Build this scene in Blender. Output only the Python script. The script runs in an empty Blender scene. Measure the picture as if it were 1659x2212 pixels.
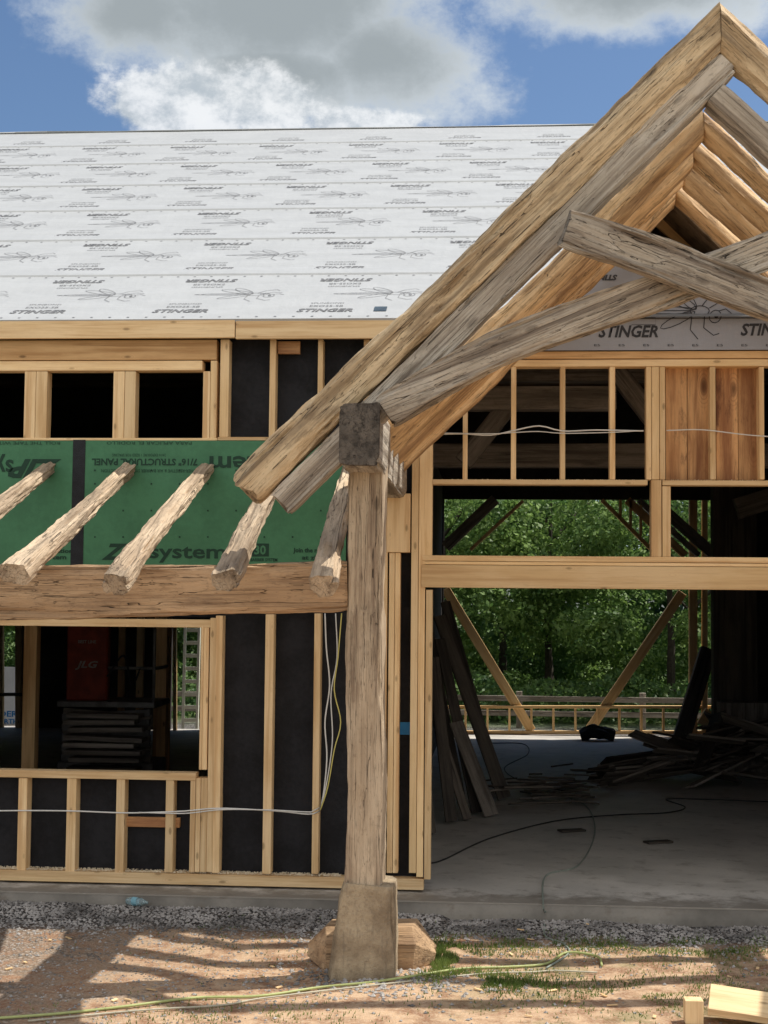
import bpy, bmesh, math, random
from mathutils import Vector, Matrix, noise
random.seed(7)
D=bpy.data; SC=bpy.context.scene; COL=SC.collection
# ---------------------------------------------------------------- camera
FPX=3194.0; CAMP=Vector((0,-12.5,2.41))
RC=(Matrix.Rotation(0.0735,3,'Z')@Matrix.Rotation(math.pi/2+0.0612,3,'X')@Matrix.Rotation(0.0090,3,'Z'))
cam=D.cameras.new('camera'); co=D.objects.new('camera',cam); COL.objects.link(co)
cam.sensor_fit='VERTICAL'; cam.sensor_height=36; cam.lens=FPX/2212*36; cam.clip_end=3000; cam.clip_start=.1
co.matrix_world=Matrix.Translation(CAMP)@RC.to_4x4(); SC.camera=co
def pdir(u,v): return RC@Vector(((u-829.5)/FPX,-(v-1106)/FPX,-1))
def at(u,v,Y):
    d=pdir(u,v); return CAMP+d*((Y-CAMP.y)/d.y)
def ag(u,v,z=0.0):
    d=pdir(u,v); return CAMP+d*((z-CAMP.z)/d.z)
# ---------------------------------------------------------------- node helpers
class NT:
    def __init__(s,tree): s.t=tree; s.n=tree.nodes; s.l=tree.links
    def inp(s,node,i,val):
        if val is None: return
        if isinstance(val,bpy.types.NodeSocket): s.l.new(val,node.inputs[i])
        else: node.inputs[i].default_value=val
    def math(s,op,a,b=None,c=None,clamp=False):
        n=s.n.new('ShaderNodeMath'); n.operation=op; n.use_clamp=clamp
        s.inp(n,0,a); s.inp(n,1,b); s.inp(n,2,c); return n.outputs[0]
    def vmath(s,op,a,b=None):
        n=s.n.new('ShaderNodeVectorMath'); n.operation=op
        s.inp(n,0,a); s.inp(n,1,b)
        return n.outputs['Value'] if op in('LENGTH','DISTANCE','DOT_PRODUCT') else n.outputs[0]
    def mix(s,f,a,b,mode='MIX'):
        n=s.n.new('ShaderNodeMix'); n.data_type='RGBA'; n.blend_type=mode
        s.inp(n,0,f); s.inp(n,6,a); s.inp(n,7,b); return n.outputs[2]
    def noise(s,vec,scale,detail=4,rough=.55):
        n=s.n.new('ShaderNodeTexNoise'); s.inp(n,'Vector',vec); n.inputs['Scale'].default_value=scale
        n.inputs['Detail'].default_value=detail; n.inputs['Roughness'].default_value=rough; return n.outputs[0]
    def voro(s,vec,scale,out='Distance',feature='F1'):
        n=s.n.new('ShaderNodeTexVoronoi'); n.feature=feature; s.inp(n,'Vector',vec); n.inputs['Scale'].default_value=scale
        return n.outputs[out]
    def ss(s,x,a,b):
        n=s.n.new('ShaderNodeMapRange'); n.interpolation_type='SMOOTHSTEP'; s.inp(n,0,x)
        n.inputs[1].default_value=a; n.inputs[2].default_value=b; n.inputs[3].default_value=0; n.inputs[4].default_value=1; return n.outputs[0]
    def bump(s,h,st,dist=.01):
        n=s.n.new('ShaderNodeBump'); n.inputs['Strength'].default_value=st; n.inputs['Distance'].default_value=dist
        s.inp(n,'Height',h); return n.outputs[0]
def c4(c): return (c[0],c[1],c[2],1)
def newmat(name):
    m=D.materials.new(name); m.use_nodes=True; t=NT(m.node_tree); b=m.node_tree.nodes['Principled BSDF']
    b.inputs['Specular IOR Level'].default_value=.3
    return m,t,b
def objvec(t,scale,rnd=True):
    tc=t.n.new('ShaderNodeTexCoord').outputs['Object']
    if rnd:
        oi=t.n.new('ShaderNodeObjectInfo').outputs['Random']
        cb=t.n.new('ShaderNodeCombineXYZ'); t.l.new(t.math('MULTIPLY',oi,37.0),cb.inputs[0]); t.l.new(t.math('MULTIPLY',oi,17.0),cb.inputs[1])
        tc=t.vmath('ADD',tc,cb.outputs[0])
    return tc, t.vmath('MULTIPLY',tc,scale)
def wood(name,light,mid,dark,grain=22,crack=1.0,blotch=.5,knot=1.0,bump=.5,rough=.8,stain=(.05,.04,.03),vary=.25,kscale=1.0,kr=1.0):
    m,t,b=newmat(name)
    tc,g=objvec(t,(.5,grain,grain))
    n1=t.noise(g,1,6,.62)
    _,bl=objvec(t,(.8,4,4)); n2=t.noise(bl,1.3,5,.6)
    col=t.mix(t.ss(n1,.32,.62),c4(dark),c4(mid))
    col=t.mix(t.math('MULTIPLY',t.math('MULTIPLY',t.ss(n2,.38,.62),t.ss(n1,.34,.52)),.85),col,c4(light))
    fine=t.noise(t.vmath('MULTIPLY',tc,(2.5,grain*5,grain*5)),1,3,.7)
    col=t.mix(t.math('MULTIPLY',t.ss(fine,.50,.70),.45 if crack>.5 else .35),col,c4(dark))
    speck=t.noise(t.vmath('MULTIPLY',tc,(22,45,45)),1,3,.65)
    col=t.mix(t.math('MULTIPLY',t.ss(speck,.56,.70),.4*min(1,crack)),col,c4([x*.6 for x in dark]))
    _,sv=objvec(t,(.7,2.6,2.6)); n3=t.noise(sv,1.7,7,.72)
    col=t.mix(t.math('MULTIPLY',t.ss(n3,.53,.66),blotch),col,c4(stain))
    h=n1
    if knot>0:
        wv=t.vmath('ADD',tc,(3.1,1.7,.4))
        kv=t.voro(t.vmath('MULTIPLY',wv,(2.4*kscale,6*kscale,6*kscale)),1.0)
        k=t.math('SUBTRACT',1.0,t.ss(kv,.05*kr,.16*kr))
        col=t.mix(t.math('MULTIPLY',k,knot*.85),col,c4([x*.4 for x in dark]))
        rg=t.math('MULTIPLY',t.math('SINE',t.math('MULTIPLY',kv,75.0)),t.math('SUBTRACT',1.0,t.ss(kv,.12*kr,.34*kr)))
        col=t.mix(t.math('MULTIPLY',t.math('MAXIMUM',rg,0.0),.4*knot),col,c4(dark))
    if crack>0:
        for sx,sc,wd,seed_,st in ((.22,14,.006,0.0,.9),(.5,30,.007,5.3,.6)):
            _,cv=objvec(t,(sx,sc,sc)); n4=t.noise(t.vmath('ADD',cv,(seed_,0,seed_)),1,3,.45)
            a=t.math('ABSOLUTE',t.math('SUBTRACT',n4,.5))
            c=t.math('SUBTRACT',1.0,t.ss(a,wd*.25,wd))
            _,cm=objvec(t,(1.2,4,4)); msk=t.ss(t.noise(t.vmath('ADD',cm,(seed_,seed_,0)),1.1,2),.40,.54)
            c=t.math('MULTIPLY',c,msk)
            col=t.mix(t.math('MULTIPLY',c,crack*st),col,c4((.03,.023,.017)))
            h=t.math('SUBTRACT',h,t.math('MULTIPLY',c,1.3*crack))
    oi=t.n.new('ShaderNodeObjectInfo').outputs['Random']
    br=t.math('ADD',1-vary/2,t.math('MULTIPLY',oi,vary))
    cb=t.n.new('ShaderNodeCombineColor'); [t.l.new(br,cb.inputs[i]) for i in range(3)]
    col=t.mix(1.0,col,cb.outputs[0],'MULTIPLY')
    t.l.new(col,b.inputs['Base Color']); b.inputs['Roughness'].default_value=rough
    t.l.new(t.bump(t.math('ADD',h,t.math('ADD',t.math('MULTIPLY',fine,.4),t.math('MULTIPLY',speck,.35*min(1,crack)))),bump,.016),b.inputs['Normal'])
    return m
def plain(name,col,rough=.7,var=.25,scale=6,bump=.15,metal=0):
    m,t,b=newmat(name); tc,_=objvec(t,(1,1,1))
    n=t.noise(tc,scale,5,.6); n2=t.noise(tc,scale*9,3,.6)
    f=t.ss(t.math('ADD',t.math('MULTIPLY',n,.7),t.math('MULTIPLY',n2,.3)),.35,.65)
    t.l.new(t.mix(f,c4([x*(1-var) for x in col]),c4([min(1,x*(1+var)) for x in col])),b.inputs['Base Color'])
    b.inputs['Roughness'].default_value=rough; b.inputs['Metallic'].default_value=metal
    t.l.new(t.bump(n2,bump,.01),b.inputs['Normal']); return m
M={}
M['hewn']=wood('hewn_grey_brown',(.60,.49,.355),(.48,.375,.26),(.27,.20,.14),18,.9,.4,.7,1,stain=(.20,.15,.105))
M['log']=wood('peeled_log',(.74,.58,.37),(.56,.41,.245),(.27,.19,.11),13,.9,.6,1,1,stain=(.19,.135,.085))
M['greytimber']=wood('weathered_grey',(.60,.54,.455),(.45,.395,.32),(.23,.19,.15),18,.9,.45,.6,1,stain=(.18,.145,.11))
M['braceW']=wood('brace_timber',(.56,.49,.395),(.41,.345,.265),(.19,.15,.115),16,1,.6,.6,1,stain=(.11,.085,.065))
M['orangelog']=wood('orange_log',(.86,.60,.33),(.68,.44,.22),(.34,.205,.105),12,.8,.4,1,.9,stain=(.26,.16,.085),vary=.4)
M['prafter']=wood('pergola_rafter_wood',(.62,.49,.345),(.46,.35,.24),(.25,.185,.125),14,.9,.55,.6,1,stain=(.13,.10,.07))
M['pbeam']=wood('pergola_beam_wood',(.62,.43,.26),(.50,.33,.19),(.28,.18,.105),12,.9,.4,.5,1,stain=(.17,.11,.07))
M['darkend']=wood('dark_endgrain',(.17,.145,.12),(.11,.095,.08),(.05,.043,.036),20,1,.4,0,.8)
M['stud']=wood('spruce_stud',(.90,.68,.40),(.82,.59,.31),(.64,.41,.20),16,.12,.12,.8,.15,.65,stain=(.4,.22,.1),vary=.34,kscale=1.5)
M['stud2']=wood('orange_lumber',(.80,.54,.27),(.69,.43,.20),(.48,.27,.11),14,.15,.15,1,.15,.65,stain=(.3,.14,.06),kscale=1.4)
M['bright']=wood('sunlit_tone_lumber',(.97,.70,.36),(.92,.60,.27),(.74,.44,.18),14,.1,.08,.7,.15,.65,stain=(.5,.28,.12),vary=.15)  # sunlit look put into the lumber colour, for rear framing in shade
M['knotty']=wood('knotty_pine',(.76,.47,.23),(.57,.31,.14),(.27,.12,.055),7,.3,.85,1,.15,.6,stain=(.13,.055,.03),kscale=1.0,kr=1.7,vary=.5)
M['darkwood']=wood('dark_board',(.13,.11,.09),(.09,.078,.065),(.04,.034,.03),14,.5,.4,.2,.6,vary=.8)
M['barnwood']=wood('grey_barn_board',(.34,.30,.26),(.23,.20,.17),(.11,.095,.08),14,.6,.4,.2,.6,vary=.6)
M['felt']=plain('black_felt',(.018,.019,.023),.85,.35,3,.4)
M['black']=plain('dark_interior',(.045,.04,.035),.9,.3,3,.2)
M['tape']=plain('black_tape',(.012,.014,.018),.35,.3,14,.6)
M['green']=plain('green_sheathing',(.065,.205,.105),.55,.12,2.5,.12)
M['greenprint']=plain('dark_print',(.014,.05,.03),.6,.1)
M['print']=plain('charcoal_print',(.165,.168,.175),.7,.3)
M['finelines']=plain('faint_print',(.22,.225,.235),.7,.25)
M['white']=plain('white_cable',(.75,.75,.72),.4,.05)
M['yellow']=plain('yellow_cable',(.65,.58,.18),.4,.05)
M['hose']=plain('yellow_green_hose',(.38,.42,.17),.4,.15,4)
M['cream']=plain('cream_cord',(.46,.43,.33),.5,.15,4)
M['cord']=plain('black_cord',(.03,.03,.03),.5,.1)
M['greencord']=plain('pale_green_cord',(.25,.29,.25),.5,.1)
M['blue']=plain('blue_plastic',(.02,.22,.55),.4,.1)
M['red']=plain('red_paint',(.22,.035,.018),.5,.3)
M['metal']=plain('grey_metal',(.16,.155,.15),.5,.3,6,.1,.2)
M['rubber']=plain('black_rubber',(.02,.02,.02),.8,.2)
M['wrapwhite']=plain('white_sheet',(.75,.77,.80),.6,.06,2)
M['bark']=plain('tree_bark',(.06,.05,.04),.9,.3,12,.6)
M['vinyl']=plain('pale_ladder_paint',(.95,.92,.76),.4,.04)
M['decking']=wood('roof_deck',(.22,.16,.10),(.16,.11,.065),(.08,.055,.035),8,.2,.2,.2,.2)
def underlay(name,base):
    m,t,b=newmat(name); tc,_=objvec(t,(1,1,1),False)
    n=t.noise(t.vmath('MULTIPLY',tc,(1.2,3,1)),1.2,5,.6); w=t.noise(t.vmath('MULTIPLY',tc,(2.2,.9,1)),4,3,.5)
    col=t.mix(t.ss(n,.35,.7),c4([x*.92 for x in base]),c4(base))
    f=t.noise(tc,160,2,.6); col=t.mix(t.math('MULTIPLY',t.ss(f,.5,.8),.12),col,(.2,.2,.2,1))
    t.l.new(col,b.inputs['Base Color']); b.inputs['Roughness'].default_value=.5
    t.l.new(t.bump(t.math('ADD',n,t.math('MULTIPLY',w,.7)),.32,.03),b.inputs['Normal']); return m
M['underlay']=underlay('roof_underlayment',(.465,.48,.485)); M['gwrap']=underlay('gable_wrap',(.38,.40,.45))
def concrete(name,base,lo=.55,st=.45,edge=False):
    m,t,b=newmat(name); tc=t.n.new('ShaderNodeNewGeometry').outputs['Position']
    n=t.noise(tc,1.1,6,.6); n2=t.noise(tc,30,4,.65); n3=t.noise(tc,4,6,.7)
    col=t.mix(t.ss(n,.35,.65),c4([x*lo for x in base]),c4(base)); col=t.mix(t.math('MULTIPLY',t.ss(n2,.5,.8),.3),col,c4([x*.5 for x in base]))
    col=t.mix(t.math('MULTIPLY',t.ss(n3,.52,.68),st),col,(.16,.13,.10,1))
    if edge:
        sp=t.n.new('ShaderNodeSeparateXYZ'); t.l.new(tc,sp.inputs[0])
        e=t.ss(t.math('ADD',t.math('MULTIPLY',sp.outputs[1],-1.0),t.math('MULTIPLY',t.math('SUBTRACT',n3,.5),1.6)),-.25,.25)
        col=t.mix(t.math('MULTIPLY',e,.75),col,(.17,.15,.12,1))
    t.l.new(col,b.inputs['Base Color']); t.l.new(t.math('ADD',.35,t.math('MULTIPLY',n,.5)),b.inputs['Roughness'])
    t.l.new(t.bump(t.math('ADD',n2,n3),.35,.012),b.inputs['Normal']); return m
M['slab']=concrete('slab_concrete',(.64,.61,.56),.78,.4,True); M['slabedge']=concrete('slab_edge_concrete',(.28,.26,.225),.5,.6)
def stone():
    m,t,b=newmat('plinth_stone'); tc,_=objvec(t,(1,1,1),False)
    n=t.noise(tc,3.5,7,.62); n2=t.noise(tc,45,5,.7); n3=t.noise(t.vmath('MULTIPLY',tc,(1,2,5)),6,5,.6)
    col=t.mix(t.ss(n,.35,.65),(.25,.19,.125,1),(.47,.38,.26,1)); col=t.mix(t.math('MULTIPLY',t.ss(n2,.45,.75),.5),col,(.18,.14,.10,1))
    col=t.mix(t.math('MULTIPLY',t.ss(n3,.55,.7),.4),col,(.16,.13,.10,1))
    t.l.new(col,b.inputs['Base Color']); b.inputs['Roughness'].default_value=.9
    t.l.new(t.bump(t.math('ADD',n,t.math('MULTIPLY',n2,.4)),1,.035),b.inputs['Normal']); return m
M['stone']=stone()
def groundmat():
    m,t,b=newmat('dirt_and_gravel'); tc,_=objvec(t,(1,1,1),False)
    sep=t.n.new('ShaderNodeSeparateXYZ'); t.l.new(tc,sep.inputs[0]); X,Y=sep.outputs[0],sep.outputs[1]
    n=t.noise(tc,1.0,6,.62); n2=t.noise(tc,6,6,.65); n3=t.noise(tc,50,4,.7)
    dirt=t.mix(t.ss(n2,.36,.62),(.28,.15,.085,1),(.56,.385,.245,1)); dirt=t.mix(t.math('MULTIPLY',t.ss(n3,.45,.68),.55),dirt,(.60,.49,.36,1))
    dirt=t.mix(t.math('MULTIPLY',t.ss(t.noise(tc,120,2,.6),.55,.7),.5),dirt,(.11,.08,.06,1))
    v=t.n.new('ShaderNodeTexVoronoi'); t.l.new(tc,v.inputs['Vector']); v.inputs['Scale'].default_value=42
    sv=t.n.new('ShaderNodeSeparateColor'); t.l.new(v.outputs['Color'],sv.inputs[0])
    gr=t.mix(sv.outputs[0],(.09,.09,.095,1),(.42,.39,.36,1)); gr=t.mix(t.ss(v.outputs['Distance'],.35,.6),gr,(.05,.045,.04,1))
    a=t.ss(t.math('ADD',Y,t.math('MULTIPLY',n,1.4)),-.7,-.2)
    l=t.ss(t.math('ADD',t.math('MULTIPLY',X,-.5),t.math('MULTIPLY',n2,3.0)),2.6,3.4)
    gm=t.math('MAXIMUM',a,t.math('MULTIPLY',l,.7))
    col=t.mix(gm,dirt,gr)
    gs=t.noise(tc,2.2,6,.65)
    grs=t.math('MULTIPLY',t.ss(gs,.5,.62),t.math('MULTIPLY',t.ss(X,-.6,.4),t.ss(t.math('MULTIPLY',Y,-1),.9,1.5)))
    far=t.ss(Y,17,20); near=t.ss(t.math('MULTIPLY',Y,-1),25,40)
    grs=t.math('MAXIMUM',t.math('MULTIPLY',grs,.45),t.math('MAXIMUM',far,near))
    gcol=t.mix(n3,(.05,.09,.025,1),(.14,.19,.06,1)); col=t.mix(grs,col,gcol)
    t.l.new(col,b.inputs['Base Color']); b.inputs['Roughness'].default_value=.95
    hh=t.math('ADD',t.math('MULTIPLY',t.math('ADD',n3,n2),.6),t.math('MULTIPLY',t.math('SUBTRACT',1.0,v.outputs['Distance']),gm))
    t.l.new(t.bump(hh,.8,.02),b.inputs['Normal']); return m
M['ground']=groundmat()
def leafmat(name,a,bcol,tr_=.4):
    m,t,b=newmat(name); tc,_=objvec(t,(1,1,1))
    n=t.noise(tc,1.1,3,.6); n2=t.noise(tc,9,2,.6)
    col=t.mix(t.ss(t.math('ADD',t.math('MULTIPLY',n,.6),t.math('MULTIPLY',n2,.4)),.38,.62),c4(a),c4(bcol))
    t.l.new(col,b.inputs['Base Color']); b.inputs['Roughness'].default_value=.5
    tr=t.n.new('ShaderNodeBsdfTranslucent'); t.l.new(col,tr.inputs[0]); mx=t.n.new('ShaderNodeMixShader'); mx.inputs[0].default_value=tr_
    out=m.node_tree.nodes['Material Output']; t.l.new(b.outputs[0],mx.inputs[1]); t.l.new(tr.outputs[0],mx.inputs[2]); t.l.new(mx.outputs[0],out.inputs[0]); return m
M['leafA']=leafmat('leaf_green',(.075,.155,.04),(.25,.38,.10)); M['leafB']=leafmat('leaf_dark',(.05,.12,.04),(.16,.27,.07))
M['grass']=leafmat('grass_blade',(.09,.15,.03),(.22,.30,.08)); M['pebble']=plain('pebble',(.29,.275,.26),.85,.6,3,.3)
m,t,b=newmat('clear_plastic'); b.inputs['Transmission Weight'].default_value=.8; b.inputs['Roughness'].default_value=.15; b.inputs['Base Color'].default_value=(.7,.9,.95,1); M['clear']=m
# ---------------------------------------------------------------- object helpers
WM={}
def put(o,Mx,parent):
    WM[o.name]=Mx
    if parent is not None:
        o.parent=parent; o.matrix_parent_inverse=WM[parent.name].inverted()
    o.matrix_basis=Mx
def thing(name,label,cat,loc,group=None):
    o=D.objects.new(name,None); COL.objects.link(o); o['label']=label; o['category']=cat
    if group:o['group']=group
    o.empty_display_size=.1; put(o,Matrix.Translation(Vector(loc)),None); return o
def tag(o,label,cat,group=None):
    o['label']=label; o['category']=cat
    if group:o['group']=group
    return o
def mk(name,bm,mat,parent=None,Mx=None,smooth=False):
    me=D.meshes.new(name); bmesh.ops.recalc_face_normals(bm,faces=bm.faces); bm.to_mesh(me); bm.free()
    me.materials.append(mat)
    if smooth: me.polygons.foreach_set('use_smooth',[True]*len(me.polygons))
    o=D.objects.new(name,me); COL.objects.link(o); put(o,Mx or Matrix.Identity(4),parent); return o
def frame(o,xa,ya):
    xa=Vector(xa).normalized(); za=xa.cross(Vector(ya)).normalized(); ya=za.cross(xa)
    m=Matrix((xa,ya,za)).transposed().to_4x4(); m.translation=o; return m
def box(name,x0,x1,y0,y1,z0,z1,mat,parent=None,bevel=.003):
    c=Vector(((x0+x1)/2,(y0+y1)/2,(z0+z1)/2)); d=[abs(x1-x0),abs(y1-y0),abs(z1-z0)]
    k=d.index(max(d))
    ax=[Vector((1,0,0)),Vector((0,1,0)),Vector((0,0,1))]
    F=frame(c,ax[k],ax[1] if k!=1 else ax[0])
    bm=bmesh.new(); bmesh.ops.create_cube(bm,size=1)
    for v in bm.verts:
        w=Vector((v.co.x*d[0],v.co.y*d[1],v.co.z*d[2]))+c; v.co=F.inverted()@w
    if bevel and min(d)>bevel*3: bmesh.ops.bevel(bm,geom=bm.edges[:],offset=bevel,segments=1,affect='EDGES')
    return mk(name,bm,mat,parent,F)
def fb(name,u0,v0,u1,v1,Y,dep,mat,parent,bevel=.003):
    uc,vc=(u0+u1)/2,(v0+v1)/2
    x0=at(u0,vc,Y).x; x1=at(u1,vc,Y).x; z1=at(uc,v0,Y).z; z0=at(uc,v1,Y).z
    return box(name,x0,x1,Y,Y+dep,z0,z1,mat,parent,bevel)
def plank(name,p0,p1,w,h,mat,parent=None,side=(0,1,0)):
    p0=Vector(p0);p1=Vector(p1); F=frame((p0+p1)/2,p1-p0,side); L=(p1-p0).length
    bm=bmesh.new(); bmesh.ops.create_cube(bm,size=1)
    for v in bm.verts: v.co=Vector((v.co.x*L,v.co.y*w,v.co.z*h))
    if min(w,h)>.012: bmesh.ops.bevel(bm,geom=bm.edges[:],offset=.003,segments=1,affect='EDGES')
    return mk(name,bm,mat,parent,F)
def spline(pts,step):
    pts=[Vector(p) for p in pts]
    P=[pts[0]*2-pts[1]]+pts+[pts[-1]*2-pts[-2]]; out=[]
    for i in range(1,len(P)-2):
        n=max(1,int((P[i+1]-P[i]).length/step))
        for k in range(n):
            t=k/n; a,b_,c,d=P[i-1],P[i],P[i+1],P[i+2]
            out.append(.5*((2*b_)+(-a+c)*t+(2*a-5*b_+4*c-d)*t*t+(-a+3*b_-3*c+d)*t**3))
    out.append(P[-2]); return out
def beam(name,pts,w,h,mat,parent=None,side=(0,1,0),n=4.5,amp=.012,seg=.05,ring=28,cuts=(),seed=None,w2=None,h2=None,rag=0,chip=0.0,e0=.965,ang=34):
    seed=random.random()*90 if seed is None else seed
    S=Vector(side).normalized(); P=spline(pts,seg); N=len(P)
    F=frame(P[0].lerp(P[-1],.5),P[-1]-P[0],S); Fi=F.inverted()
    bm=bmesh.new(); rows=[]; L=0
    for i,p in enumerate(P):
        T=(P[min(i+1,N-1)]-P[max(i-1,0)]).normalized(); U=T.cross(S).normalized(); S2=U.cross(T)
        f=i/(N-1); ww=w+( (w2 or w)-w)*f; hh=h+((h2 or h)-h)*f
        if i: L+=(p-P[i-1]).length
        row=[]
        e=e0 if (i==0 or i==N-1) else 1.0
        for k in range(ring):
            a=2*math.pi*(k+.5)/ring; ca,sa=math.cos(a),math.sin(a)
            x=math.copysign(abs(ca)**(2/n),ca); y=math.copysign(abs(sa)**(2/n),sa)
            q=Vector((L*.8+seed,ca*1.1,sa*1.1)); d=noise.noise(q)*amp*1.6+noise.noise(Vector((L*3+seed*2,ca*2.4,sa*2.4)))*amp*.8+noise.noise(Vector((L*9,ca*5,sa*5+seed)))*amp*.5
            if chip:
                cc=noise.noise(Vector((L*1.6+seed*3,ca*2.2,sa*2.2)))
                if cc>.25: d-=(cc-.25)*chip
            pos=p+S2*(x*(ww/2)*e+ca*d)+U*(y*(hh/2)*e+sa*d)
            if rag and (i==0 or i==N-1): pos+=T*noise.noise(Vector((seed,ca*2,sa*2)))*rag
            row.append(bm.verts.new(Fi@pos))
        rows.append(row)
    for i in range(N-1):
        for k in range(ring):
            k2=(k+1)%ring; bm.faces.new((rows[i][k],rows[i][k2],rows[i+1][k2],rows[i+1][k]))
    bm.faces.new(rows[0][::-1]); bm.faces.new(rows[-1])
    for cp,cn in cuts:
        lp=Fi@Vector(cp); ln=Fi.to_3x3()@Vector(cn)
        r=bmesh.ops.bisect_plane(bm,geom=bm.verts[:]+bm.edges[:]+bm.faces[:],plane_co=lp,plane_no=ln,clear_outer=True)
        ed=[g for g in r['geom_cut'] if isinstance(g,bmesh.types.BMEdge)]
        try: bmesh.ops.contextual_create(bm,geom=ed)
        except Exception: bmesh.ops.holes_fill(bm,edges=ed)
    o=mk(name,bm,mat,parent,F,True)
    try: o.data.set_sharp_from_angle(angle=math.radians(ang))
    except Exception: pass
    return o
def tube(name,pts,r,mat,parent=None,step=.05,ring=8,smooth=True):
    P=spline(pts,step); bm=bmesh.new(); rows=[]; N=len(P)
    for i,p in enumerate(P):
        T=(P[min(i+1,N-1)]-P[max(i-1,0)]).normalized(); A=Vector((0,0,1)) if abs(T.z)<.9 else Vector((1,0,0))
        U=T.cross(A).normalized(); V=T.cross(U)
        rows.append([bm.verts.new(p+U*math.cos(2*math.pi*k/ring)*r+V*math.sin(2*math.pi*k/ring)*r) for k in range(ring)])
    for i in range(N-1):
        for k in range(ring): k2=(k+1)%ring; bm.faces.new((rows[i][k],rows[i][k2],rows[i+1][k2],rows[i+1][k]))
    bm.faces.new(rows[0]); bm.faces.new(rows[-1][::-1])
    return mk(name,bm,mat,parent,None,True)
def poly(name,pts,off,mat,parent=None,F=None):
    bm=bmesh.new(); F=F or Matrix.Identity(4)
    top=[bm.verts.new((p[0],p[1],0)) for p in pts]; bot=[bm.verts.new((p[0],p[1],-off)) for p in pts]
    bm.faces.new(top); bm.faces.new(bot[::-1]); n=len(pts)
    for i in range(n): bm.faces.new((top[i],bot[i],bot[(i+1)%n],top[(i+1)%n]))
    bmesh.ops.triangulate(bm,faces=[f for f in bm.faces if len(f.verts)>4])
    return mk(name,bm,mat,parent,F)
TC={}
def textmesh(body,bold=.02,shear=0.0):
    k=(body,bold,shear)
    if k in TC: return TC[k]
    cu=D.curves.new('t','FONT'); cu.body=body; cu.size=1; cu.offset=bold; cu.shear=shear; cu.resolution_u=2; cu.align_x='CENTER'; cu.align_y='CENTER'
    o=D.objects.new('t',cu); COL.objects.link(o); dg=bpy.context.evaluated_depsgraph_get(); dg.update()
    me=D.meshes.new_from_object(o.evaluated_get(dg)); D.objects.remove(o); D.curves.remove(cu)
    xs=[v.co.x for v in me.vertices]; ys=[v.co.y for v in me.vertices]
    cx,cy=(min(xs)+max(xs))/2,(min(ys)+max(ys))/2; w,h=max(xs)-min(xs),max(ys)-min(ys)
    me.transform(Matrix.Diagonal((1/w,1/h,1,1))@Matrix.Translation((-cx,-cy,0)))
    TC[k]=me; return me
def addtext(bm,body,x,y,w,h,z=.004,flip=False,bold=.02,shear=0.0):
    me=textmesh(body,bold,shear).copy()
    R=Matrix.Rotation(math.pi,4,'Z') if flip else Matrix.Identity(4)
    me.transform(Matrix.Translation((x,y,z))@R@Matrix.Diagonal((w,h,1,1))); bm.from_mesh(me); D.meshes.remove(me)
def ribbon(bm,pts,w,z=.004):
    pts=[Vector((p[0],p[1],0)) for p in pts]; pv=None
    for i,p in enumerate(pts):
        T=(pts[min(i+1,len(pts)-1)]-pts[max(i-1,0)]).normalized(); N=Vector((-T.y,T.x,0))*w/2
        a=bm.verts.new(p+N+Vector((0,0,z))); b_=bm.verts.new(p-N+Vector((0,0,z)))
        if pv: bm.faces.new((pv[0],pv[1],b_,a))
        pv=(a,b_)
def insect(bm,x,y,s,lw=.008,z=.004,sy=1,flip=1):
    def R(pts): ribbon(bm,[(x+flip*px*s,y+py*s*sy) for px,py in pts],lw,z)
    def arc(cx,cy,rx,ry,a0,a1,rot=0,n=12):
        o=[]
        for i in range(n+1):
            a=math.radians(a0+(a1-a0)*i/n); px,py=rx*math.cos(a),ry*math.sin(a); c,s_=math.cos(rot),math.sin(rot)
            o.append((cx+px*c-py*s_,cy+px*s_+py*c))
        return o
    R([(-.5,.0),(-.3,.035),(-.05,.045),(.12,.03)]); R([(-.5,.0),(-.3,-.025),(-.05,-.03),(.12,-.02)])
    R([(-.42,.004),(.1,.006)])
    R(arc(.2,.0,.10,.055,0,360)); R(arc(.36,-.06,.06,.07,0,360,-.5)); 
    a=arc(.37,-.06,.02,.025,0,360,0,8); vs=[bm.verts.new((x+flip*p[0]*s,y+p[1]*s*sy,z+.001)) for p in a[:-1]]; bm.faces.new(vs)
    for r,l in ((.55,.42),(.95,.34)):
        R(arc(.15-math.cos(r)*l*.5,.02+math.sin(r)*l*.45,l*.5,.055,0,360,-r+.1)); 
    R(arc(.15-math.cos(.45)*.2,-.02-math.sin(.45)*.17,.2,.045,0,360,.45))
    R([(.22,.05),(.3,.15),(.42,.2),(.46,.15)]); R([(.25,-.05),(.24,-.18),(.34,-.26),(.40,-.24)]); R([(.3,.03),(.4,.09),(.5,.06)])
    R([(.12,-.04),(.1,-.2),(.18,-.3)]); R([(.40,-.0),(.47,.02),(.53,-.03)])
def block(bm,x,y,flip,w=.49,z=.004):
    s=-1 if flip else 1
    addtext(bm,'STINGER',x,y,w,.105,z,flip,.03,.25); addtext(bm,'EXO25-SB',x,y+s*.14,w*.6,.055,z,flip,.0,0); addtext(bm,'SPUNBOND',x,y+s*.235,w*.6,.036,z,flip,0,0)
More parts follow.
